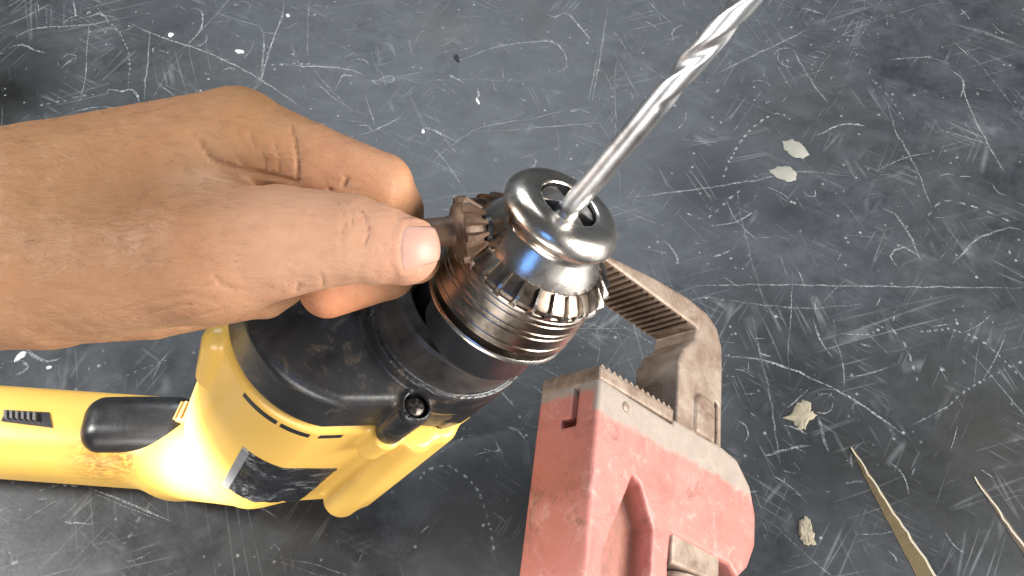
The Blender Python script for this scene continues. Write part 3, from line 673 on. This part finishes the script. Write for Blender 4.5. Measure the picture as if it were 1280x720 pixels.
# drill bit (its own thing) and the three jaws that grip it
B0 = P(727, 243, 17.75); B1 = P(931, 0, 14.4); BD = (B1 - B0) / np.linalg.norm(B1 - B0); BD, be, bf = perp(BD)
for k in range(3):
    a0 = math.radians(96 + 120 * k); out = []
    for rr, da_ in ((.13, -.7), (.63, -.68), (.64, -.35), (.64, 0), (.64, .35), (.63, .68), (.13, .7)):
        out.append(CO - CA * (.33 if rr < .3 else .42) + rr * (CH * math.cos(a0 + da_) + CS * math.sin(a0 + da_)))
    V, Fc = prism(out, -CA * .9); jw = mesh_obj('jaw', V, Fc, bright, chuck, False); bevel(jw, .03)
RB = 0.235
LB = 12.0; st = -1.2; n = 420; m = 28; V = []; Fc = []
L1 = 2.55       # plain shank, then flutes
for i in range(n + 1):
    s_ = st + (LB - st) * i / n; fl_ = np.clip((s_ - L1) / 0.5, 0, 1); tip = np.clip((LB - s_) / 0.35, 0, 1) if s_ > LB - .35 else 1
    tw = 2 * math.pi * (s_ - L1) / 3.0
    for k in range(m):
        a = 2 * math.pi * k / m; x = (a - tw) % math.pi                       # two flutes
        g = math.exp(-((x - math.pi / 2) / 0.52) ** 4)
        rr = RB * (1 - 0.34 * fl_ * g) * (1.0 if not (fl_ > .5 and .95 < x < 1.0) else 1.0) * (0.06 + .94 * tip)
        V.append(B0 + BD * s_ + (be * math.cos(a) + bf * math.sin(a)) * rr)
for i in range(n):
    for k in range(m): Fc.append((i * m + k, i * m + (k + 1) % m, (i + 1) * m + (k + 1) % m, (i + 1) * m + k))
Fc += [tuple(range(m)), tuple(range(n * m, (n + 1) * m))]
single('drill_bit', V, Fc, m_metal('drill_bit_steel', (0.46, 0.455, 0.45), (0.66, 0.655, 0.65), 0.32, 0.44), 'long shiny twist drill bit clamped in the drill chuck, pointing up', 'drill bit', None, True, 50)

# ================================================================ CHUCK KEY
ph = math.radians(24); K = math.cos(ph) * CH + math.sin(ph) * CS - .38 * CA; K /= np.linalg.norm(K); Q = CO - .85 * CA
KE = CA - K * (K @ CA); KE /= np.linalg.norm(KE); KS = np.cross(K, KE)
rust = m_steel_worn('brown_key_steel', ((0.035, 0.018, 0.010), (0.15, 0.085, 0.048)))
key = thing('chuck_key', Q + K * 2.0, 'brown chuck key gripped by thumb and finger, its toothed head meshing with the chuck', 'chuck key')
V, Fc = lathe([(0, 1.05), (.17, 1.05), (.20, 1.1), (.20, 1.55), (.23, 1.58), (.23, 1.66), (.30, 1.70), (.45, 1.72), (.60, 2.02), (.60, 2.12), (.52, 2.2), (.33, 2.26), (.30, 2.4), (.30, 3.5), (.24, 3.56), (0, 3.56)], 40, Q, K, KE, KS)
mesh_obj('shaft', V, Fc, rust, key, True, None, 35)
V, Fc = lathe([(.2, 1.46), (.27, 1.48), (.27, 1.58), (.2, 1.60)], 24, Q, K, KE, KS); mesh_obj('collar', V, Fc, dark, key, True, None, 35)
tk = bpy.data.meshes.new('tooth'); V, Fc = prism([(.42, -.055, 1.66), (.42, .055, 1.66), (.66, .09, 2.0), (.66, -.09, 2.0)], (0, 0, .16)); V = np.array(V)
V, Fc = np.array([(.40, -.07, 1.74), (.40, .07, 1.74), (.44, .035, 1.60), (.44, -.035, 1.60), (.58, -.10, 2.06), (.58, .10, 2.06), (.70, .05, 1.96), (.70, -.05, 1.96), (.58, -.10, 2.14), (.58, .10, 2.14), (.70, .05, 2.12), (.70, -.05, 2.12)]), None
Fc = [(0, 1, 2, 3), (8, 11, 10, 9)] + [(4 * i + k, 4 * i + (k + 1) % 4, 4 * i + 4 + (k + 1) % 4, 4 * i + 4 + k) for i in range(2) for k in range(4)]
tk.from_pydata((V * SC).tolist(), [], Fc); tk.materials.append(rust)
bm = bmesh.new(); bm.from_mesh(tk); bmesh.ops.recalc_face_normals(bm, faces=bm.faces); bm.to_mesh(tk); bm.free()
for k in range(12):
    a = 2 * math.pi * k / 12; place(tk, 'tooth', Q, KE * math.cos(a) + KS * math.sin(a), -KE * math.sin(a) + KS * math.cos(a), K, key)

# ================================================================ HAND
def hp(x, y, d, r=None): return (P(x, y, d), (r or 0) * d / FPX)
def chain(p, pts, k=0.05):
    d = None
    for (a, ra), (b, rb) in zip(pts[:-1], pts[1:]):
        q = rcone(p, a, b, ra, rb); d = q if d is None else smin(d, q, k)
    return d
IDX0 = [hp(-420, 300, 18.9, 78), hp(-150, 262, 18.5, 82), hp(60, 236, 18.2, 83), hp(296, 172, 17.9, 62)]
THM0 = [hp(-420, 365, 18.9, 84), hp(-150, 350, 18.3, 92), hp(60, 338, 17.9, 98), hp(262, 318, 17.0, 82)]
PALM = [hp(-420, 330, 19.6, 70), hp(-120, 310, 19.5, 84), hp(90, 300, 19.3, 82), hp(255, 285, 19.3, 72)]
HYPO = [hp(40, 380, 19.4, 54), hp(190, 378, 19.7, 46), hp(300, 366, 20.0, 36)]
THM1 = [hp(262, 318, 17.0, 84), hp(350, 302, 16.75, 71), hp(436, 298, 16.5, 57)]
THM2 = [hp(436, 299, 16.5, 56), hp(470, 305, 16.5, 51), hp(505, 313, 16.55, 44)]
IDX1 = [hp(296, 172, 17.9, 60), hp(385, 202, 17.9, 49), hp(476, 231, 18.0, 40)]
IDX2 = [hp(476, 231, 18.0, 40), hp(492, 262, 18.6, 37), hp(496, 300, 19.0, 35)]
IDX3 = [hp(496, 300, 19.0, 35), hp(520, 325, 18.6, 30)]
MID = [hp(290, 235, 19.2, 56), hp(468, 290, 20.2, 40), hp(484, 338, 19.8, 36), hp(410, 362, 19.1, 36)]
RNG = [hp(250, 285, 19.8, 54), hp(385, 322, 20.9, 38), hp(330, 366, 20.3, 33)]
CREASES = [  # sight-line polylines, width, depth
 ([(252, 180), (264, 196), (278, 208), (296, 213), (330, 219), (372, 229)], 0.06, 0.14), ([(364, 158), (370, 176), (373, 200), (373, 226)], 0.045, 0.12), ([(412, 238), (424, 240), (430, 232), (434, 224)], 0.05, 0.11),
 ([(423, 250), (430, 266), (431, 284), (425, 300), (428, 308)], 0.035, 0.075), ([(433, 250), (441, 266), (440, 282)], 0.03, 0.05), ([(449, 258), (459, 275), (461, 292), (457, 304)], 0.035, 0.07), ([(443, 254), (451, 272)], .025, .045),
 ([(232, 214), (262, 224), (285, 227)], 0.03, 0.03), ([(268, 346), (276, 356), (290, 362), (310, 363)], 0.04, 0.07), ([(268, 346), (264, 352), (250, 356)], 0.03, 0.04), ([(243, 168), (256, 186)], .03, .05),
 ([(170, 398), (220, 383), (268, 372)], 0.03, 0.035), ([(185, 410), (240, 396), (280, 386)], 0.03, 0.035), ([(150, 388), (200, 374), (240, 366)], 0.03, 0.03), ([(326, 186), (333, 200), (332, 215)], .035, .05), ([(343, 178), (350, 198), (349, 216)], .03, .045),
 ([(300, 200), (306, 207), (318, 212)], .03, .05), ([(312, 165), (318, 178), (320, 190)], .03, .035), ([(296, 160), (300, 172), (304, 180)], .03, .03), ([(500, 268), (490, 262), (478, 258)], .03, .04), ([(400, 340), (404, 350), (402, 360)], .025, .03), ([(374, 352), (370, 364)], .03, .04)]
def hand0(p):
    d = smin(chain(p, IDX0, .1), chain(p, THM0, .1), 1.0)
    d = smin(d, chain(p, PALM, .1), 0.9)
    t = smin(chain(p, THM1, .05), chain(p, THM2, .05), .05)
    i = smin(chain(p, IDX1, .05), smin(chain(p, IDX2, .05), chain(p, IDX3, .05), .08), .06)
    m = chain(p, MID, .08); r = chain(p, RNG, .08)
    d = smin(d, chain(p, HYPO, .05), 0.25)
    d = smin(d, t, 0.35)
    d2 = smin(m, r, .1); d2 = smin(d2, i, 0.08)
    return smin(d, d2, 0.16)
cre = []
NAIL = np.array([(505, 279), (539, 284), (545, 327), (504, 342)], float)
fold = [march(hand0, x, y, 12) for x, y in ((538, 278), (520, 275), (504, 278), (498, 292), (495, 310), (497, 330), (502, 343), (520, 341), (545, 333))]
for pts, wd, dp in CREASES:
    cre.append(([march(hand0, x, y, 12) for x, y in pts], wd, dp))
def hand(p):
    d = hand0(p); sh = d.shape; pf = p.reshape(-1, 3); df_ = d.reshape(-1).copy(); near = np.abs(df_) < 0.35
    if near.any():
        pn = pf[near]; add = np.zeros(len(pn))
        for pts, wd, dp in cre:
            c = np.mean(pts, 0); sel = np.linalg.norm(pn - c, axis=1) < 1.6
            if sel.any(): add[sel] = np.maximum(add[sel], 1.3 * dp * np.exp(-(poly_line(pn[sel], pts) / wd) ** 2))
        sel = np.linalg.norm(pn - np.mean(fold, 0), axis=1) < 1.3
        if sel.any(): add[sel] -= 0.045 * np.exp(-(poly_line(pn[sel], fold) / 0.06) ** 2)
        df_[near] += add
    return df_.reshape(sh)
HB = P(150, 280, 18)
person = thing('person', HB, 'bare left hand and forearm reaching in, thumb and bent finger gripping the chuck key', 'hand')
hlo = np.array([-19.5, -16, 11.0]); hhi = np.array([-1.0, -3.5, 24])
allp = np.array([q[0] for ch in (IDX0, THM0, PALM, HYPO, THM1, THM2, IDX1, IDX2, IDX3, MID, RNG) for q in ch]); hlo = allp.min(0) - 1.8; hhi = allp.max(0) + 1.8
V, Fq = nets(hand, hlo, hhi, 0.05)
mesh_obj('hand', V, Fq, m_skin(HB), person)
# short dark hairs on the back of the hand and wrist
def to_px(p):
    v = p - CAM; d = -(v @ B_); return 640 + FPX * (v @ R_) / d, 360 - FPX * (v @ U_) / d
X_, Y_ = to_px(V); gv = grad(hand, V); face = ((CAM - V) * gv).sum(1) / np.linalg.norm(CAM - V, axis=1)
cand = np.where((X_ > -60) & (X_ < 300) & (Y_ > 120) & (Y_ < 330) & (face > .15))[0]
hv, hf = [], []
flow = P(420, 330, 17) - P(150, 200, 17); flow /= np.linalg.norm(flow)
for i in rng.choice(cand, 330, replace=False):
    if abs(X_[i] - 130) > 150 and rnd.random() < .4: continue
    n_ = gv[i]; t_ = flow + rng.normal(0, .35, 3); t_ -= n_ * (t_ @ n_); t_ /= np.linalg.norm(t_); b_ = np.cross(n_, t_); L_ = rnd.uniform(.14, .34); k0 = len(hv); cv = rnd.uniform(-.2, .2)
    for q in range(4):
        f_ = q / 3; c_ = V[i] + t_ * L_ * f_ + n_ * (.012 + .09 * math.sin(f_ * 2.2)) * L_ * 2 + b_ * cv * f_ * f_ * L_; r_ = .0032 * (1 - .7 * f_)
        for a_ in range(3): hv.append(c_ + r_ * (b_ * math.cos(a_ * 2.094) + n_ * math.sin(a_ * 2.094)))
    for q in range(3):
        for a_ in range(3): hf.append((k0 + q * 3 + a_, k0 + q * 3 + (a_ + 1) % 3, k0 + q * 3 + 3 + (a_ + 1) % 3, k0 + q * 3 + 3 + a_))
mesh_obj('hair', hv, hf, m_plain('dark_hair', (0.10, 0.055, 0.03), .5), person, True, 'stuff')
# thumb nail
def thumb_(p): return chain(p, THM2, .05)
def nail():
    nu, nv = 14, 12; V = []
    c = NAIL
    for i in range(nu + 1):
        for j in range(nv + 1):
            a, b_ = i / nu, j / nv
            a2 = a; bulge = 1 - 0.12 * (2 * a - 1) ** 2
            q = c[0] * (1 - a) * (1 - b_) + c[1] * a * (1 - b_) + c[2] * a * b_ + c[3] * (1 - a) * b_
            q = q + np.array([(-7 if a < .5 else 5) * (1 - (2 * b_ - 1) ** 2) * abs(2 * a - 1) ** 2 - 3 * (1 - abs(2 * b_ - 1)) * 0, 0])
            V.append(march(thumb_, q[0], q[1], 12))
    V = np.array(V)
    for _ in range(2): V = V - grad(thumb_, V) * thumb_(V)[:, None]
    g = grad(thumb_, V)
    return V, g, nu, nv
V0, g0, nu, nv = nail(); m_ = nv + 1
up_ = np.array([0.014 + 0.035 * (i / nu) ** 2 - (0.03 if j in (0, nv) or i == 0 else 0) for i in range(nu + 1) for j in range(nv + 1)])
top = V0 + g0 * up_[:, None]; bot = V0 - g0 * .08; N0_ = len(top)
Fc = [(i * m_ + j, (i + 1) * m_ + j, (i + 1) * m_ + j + 1, i * m_ + j + 1) for i in range(nu) for j in range(nv)]
rim = [i * m_ for i in range(nu + 1)] + [nu * m_ + j for j in range(1, m_)] + [i * m_ + m_ - 1 for i in range(nu - 1, -1, -1)] + [j for j in range(m_ - 2, 0, -1)]
Fc = Fc + [tuple(N0_ + k for k in reversed(q)) for q in Fc] + [(rim[k], rim[(k + 1) % len(rim)], N0_ + rim[(k + 1) % len(rim)], N0_ + rim[k]) for k in range(len(rim))]
nm = Nt('nail'); nmat = nm.fin(nm.mix(nm.noise(120, 3), (0.42, 0.22, 0.16), (0.49, 0.29, 0.22)), 0.5, nm.bump(nm.noise(200, 3, .5, 0, sc3=((1, 8, 8), (0, 0, 0))), .06, .0004))
nm.b.inputs['Subsurface Weight'].default_value = 0.12; nm.b.inputs['Subsurface Radius'].default_value = (1, .4, .25); nm.b.inputs['Subsurface Scale'].default_value = .003
mesh_obj('nail', np.concatenate([top, bot]), Fc, nmat, person)

# ================================================================ PIPE WRENCH
WA = np.array([-0.6893, 0.0917, 0.7187]); WL = np.array([0.1292, 0.9916, -0.0026]); WN = np.array([0.7129, -0.0911, 0.6953])
WL -= WA * (WA @ WL); WL /= np.linalg.norm(WL); WN = np.cross(WL, WA); WN *= np.sign(WN[2])
W0 = np.array([2.94428725, -7.79978095, 8.51484389]); WM = np.array([WA, WL, WN]); WS = 1.0325
def wl(p): return (p - W0) @ WM.T / WS
def ww(q): return W0 + (np.asarray(q, float) * WS) @ WM
TH = 2.6
WB = ww((-4, -6, -1.2)) * [1, 1, 0]
wrench = thing('pipe_wrench', WB, 'red pipe wrench with worn bare steel jaws lying on its edge beside the drill', 'wrench')
steel = m_steel_worn('worn_jaw_steel', ((0.15, 0.095, 0.062), (0.40, 0.315, 0.25)))
brown = m_steel_worn('rusty_jaw_steel', ((0.06, 0.034, 0.02), (0.16, 0.105, 0.07)))
def wbody(q):
    a, l, n = q[..., 0], q[..., 1], q[..., 2]
    head = poly2(a, l, [(0, -0.45), (-1.5, -0.5), (-3.95, -0.55), (-4.0, -0.35), (-7.0, -0.3), (-8.0, -0.45), (-8.9, -1.2), (-9.25, -2.2), (-9.2, -3.3), (-8.7, -4.2), (-8.0, -4.75), (-7.5, -4.4), (-4.1, -4.3), (-4.0, -5.3), (-4.3, -8.2), (-5.0, -8.6), (-4.6, -10), (-4.2, -24), (-3.6, -25), (-0.6, -25), (0.0, -24), (0, -9)])
    d = extr(head, n, -TH, 0, 0.16)
    # I-beam recesses down both faces of the handle
    rc = poly2(a, l, [(-1.95, -3.05), (-2.35, -3.2), (-3.1, -4.4), (-3.1, -22), (-0.85, -22), (-0.85, -5.6)])
    d = smax(d, -extr(rc, n, -0.85, 1, 0.05) , 0.12)
    d = smax(d, -extr(rc, n, -4, -TH + .7, 0.05), 0.14)
    # slot for the shank of the hook jaw
    d = smax(d, -np.maximum(poly2(a, l, [(-4.15, 1), (-7.0, 1), (-7.0, -6), (-4.15, -6)]), slab(n, -1.98, -0.28)), 0.04)
    # keyhole of the heel jaw pin in the end face
    key_ = np.minimum(np.maximum(np.abs(n + 0.98) - .13, slab(l, -1.95, -0.55)), np.maximum(slab(n, -1.5, -.9), slab(l, -1.95, -1.62)))
    d = np.maximum(d, -np.maximum(key_, slab(a, -0.5, 1)))
    return d
V, Fq = nets(wbody, (-9.8, -25.5, -2.9), (0.5, 0.2, 0.5), 0.08)
zone = (float((ww((0, -1.55, 0)) - WB) @ WL) * SC, float((ww((0, -0.85, 0)) - WB) @ WL) * SC, WL, float((ww((0, 0, -.2)) - WB) @ WN) * SC, WN, float((ww((0, 0, -.5)) - WB) @ WN) * SC, WA, float((ww((-.25, 0, 0)) - WB) @ WA) * SC)
mesh_obj('handle', ww(V), Fq, m_red(zone), wrench)
def heel(q):
    a, l, n = q[..., 0], q[..., 1], q[..., 2]
    return extr(poly2(a, l, [(0, -0.5), (0, -0.02), (-4.0, -0.02), (-3.98, -0.5)]), n, -TH + .04, -0.03, 0.06)
V, Fq = nets(heel, (-4.3, -0.8, -2.8), (0.3, 0.3, 0.3), 0.07); hj = mesh_obj('heel_jaw', ww(V), Fq, steel, wrench)
def hook(q):
    a, l, n = q[..., 0], q[..., 1], q[..., 2]
    pl = poly2(a, l, [(0.3, 3.86), (0.25, 4.05), (-0.6, 4.22), (-2.5, 4.55), (-4.6, 4.78), (-5.9, 4.72), (-6.6, 4.4), (-6.95, 3.7), (-7.0, 2.8), (-6.95, -5.2), (-4.2, -5.2), (-4.25, 2.2), (-4.55, 2.6), (-5.35, 3.55), (-5.5, 3.8), (-3.97, 3.84)])
    pl = poly2(a, l, [(0.3, 3.84), (0.25, 4.05), (-0.6, 4.22), (-2.5, 4.55), (-4.6, 4.78), (-5.9, 4.72), (-6.6, 4.4), (-6.95, 3.7), (-7.0, 2.8), (-6.95, -5.2), (-4.2, -5.2), (-4.22, 2.0), (-4.5, 2.6), (-5.2, 3.3), (-5.3, 3.8)])
    d = extr(pl, n, -2.0, -0.05, 0.09)
    d = smin(d, extr(poly2(a, l, [(-5.2, -0.4), (-5.2, 0.95), (-5.45, 1.15), (-6.15, 1.15), (-6.4, 0.95), (-6.4, -0.4)]), n, -0.5, 0.08, 0.08), 0.05)
    return smax(d, -np.maximum(np.maximum(slab(a, -6.72, -6.5), slab(l, -0.3, 1.3)), -0.5 - n), 0.03)
V, Fq = nets(hook, (-7.3, -5.5, -2.3), (0.6, 5.1, 0.3), 0.085); hk = mesh_obj('hook_jaw', ww(V), Fq, steel, wrench)
def teeth(n, a0, a1, l, sgn, n0, n1, parent, mat, hgt=.17):
    p = (a1 - a0) / n
    me = None
    for k in range(n):
        a = a0 + p * k
        V, Fc = prism([ww((a, l, n0)), ww((a + p * .96, l, n0)), ww((a + p * .35, l + sgn * hgt, n0))], ww((0, 0, n1)) - ww((0, 0, n0)))
        V = V - WN * 0
        if me is None:
            o = mesh_obj('tooth', V, Fc, mat, parent, False); me = o.data
        else:
            o = bpy.data.objects.new('tooth', me); link(o, parent); o.location = WA * WS * p * k * SC
teeth(15, 0.1, -4.9, 3.86, -1, -1.95, -0.1, hk, brown)
teeth(13, -0.05, -3.95, -0.05, 1, -2.36, -0.08, hj, steel, .14)
# rivet, knurled nut and spring strip
V, Fc = lathe([(0, .05), (.14, .045), (.19, 0), (.19, -.1)], 20, ww((-1.35, -0.95, 0)), WN, WA, WL); mesh_obj('rivet', V, Fc, steel, wrench, True, None, 50)
prof = [(0, -5.9), (1.2, -5.9)]
for k in range(7): prof += [(1.28, -5.88 + k * .2), (1.28, -5.78 + k * .2), (1.16, -5.75 + k * .2), (1.16, -5.7 + k * .2)]
prof += [(1.2, -4.5), (0, -4.5)]; prof = [(r_ * .95, t_ - .75) for r_, t_ in prof]
V, Fc = lathe([(r_ * WS, t_ * WS) for r_, t_ in prof], 48, ww((-5.6, 0, -1.15)), WL, WA, WN); mesh_obj('adjusting_nut', V, Fc, steel, wrench, True, None, 35)

# ================================================================ SMALL CHIPS ON THE FLOOR
pale = m_plain('pale_leaf', (0.24, 0.235, 0.20), 0.8, 0.15, 300, .4); white = m_plain('white_paint', (0.58, 0.60, 0.61), 0.6, .1, 300, .3)
chipm = m_plain('beige_flake', (0.27, 0.235, 0.165), 0.85, 0.35, 260, .6); blackm = m_plain('black_grit', (0.006, 0.006, 0.006), .7)
def chip(name, px, size, mat, label, cat, group=None, n=14, rough=.22, th=.06):
    """an irregular thin flake with a raised middle; px = outline guide (list of photo points) or centre + size"""
    if size is None:
        o_ = [on_floor(*p) for p in px]; out = []
        for k in range(len(o_)):
            for f_ in (0, .33, .66): out.append(o_[k] * (1 - f_) + o_[(k + 1) % len(o_)] * f_ + [rnd.uniform(-.05, .05), rnd.uniform(-.05, .05), 0])
    else:
        c = on_floor(*px); ang = rnd.uniform(0, 3.1); out = []
        for k in range(n):
            a = 2 * math.pi * k / n; rr = 1 + rnd.uniform(-rough, rough); x, y = size[0] * rr * math.cos(a), size[1] * rr * math.sin(a)
            out.append(c + [x * math.cos(ang) - y * math.sin(ang), x * math.sin(ang) + y * math.cos(ang), 0])
    out = np.array(out); c = out.mean(0); n = len(out)
    V = [p + [0, 0, .02] for p in out] + [c + (p - c) * .8 + [0, 0, .02 + th * rnd.uniform(.6, 1.3)] for p in out] + [c + [0, 0, .02 + th * .8]]
    Fc = [(k, (k + 1) % n, n + (k + 1) % n, n + k) for k in range(n)] + [(n + k, n + (k + 1) % n, 2 * n) for k in range(n)] + [tuple(range(n - 1, -1, -1))]
    return single(name, V, Fc, mat, label, cat, group or {'flake': 'flakes lying on the floor', 'paint spot': 'white paint spots on the floor'}.get(cat), True, 40)
chip('dry_flake', [(978, 177), (990, 174), (1002, 180), (1011, 194), (1004, 199), (990, 196), (980, 187)], None, pale, 'upper of two pale leaf-shaped flakes lying right of the drill bit', 'flake')
chip('dry_flake', [(960, 214), (972, 208), (988, 209), (997, 218), (994, 226), (984, 227), (970, 222)], None, pale, 'lower and whiter of two pale leaf-shaped flakes right of the drill bit', 'flake')
chip('paint_flake', [(978, 522), (988, 518), (994, 507), (1004, 500), (1014, 504), (1013, 514), (1021, 519), (1012, 525), (1006, 537), (997, 537), (991, 528)], None, chipm, 'ragged beige flake on the dark floor above the long split', 'flake')
chip('paint_flake', [(999, 651), (1005, 646), (1013, 650), (1016, 662), (1020, 680), (1012, 682), (1002, 677), (997, 665)], None, chipm, 'oval beige flake right of the red wrench near the bottom edge', 'flake')
chip('paint_spot', (214, 44), (.16, .14), white, 'round white paint spot above the wrist, left of the bigger smear', 'paint spot')
chip('paint_spot', (300, 65), (.26, .13), white, 'elongated white paint smear above the hand knuckle', 'paint spot')
chip('paint_spot', (360, 20), (.11, .10), white, 'small white paint spot near the top edge above the knuckle', 'paint spot')
chip('paint_spot', (597, 127), (.22, .08), white, 'white hooked paint smear between index finger and drill bit', 'paint spot')
chip('paint_spot', (529, 165), (.12, .09), white, 'white paint spot just above the bent index finger', 'paint spot')
chip('grit', (571, 73), (.28, .12), blackm, 'small black crumb on the grey floor near the top middle', 'crumb')
chip('paint_spot', (26, 446), (.32, .18), white, 'white crumbly paint smear below the wrist at the left edge', 'paint spot')
chip('paint_spot', (62, 460), (.13, .1), white, 'tiny white paint speck under the wrist, right of the crumbly smear', 'paint spot')
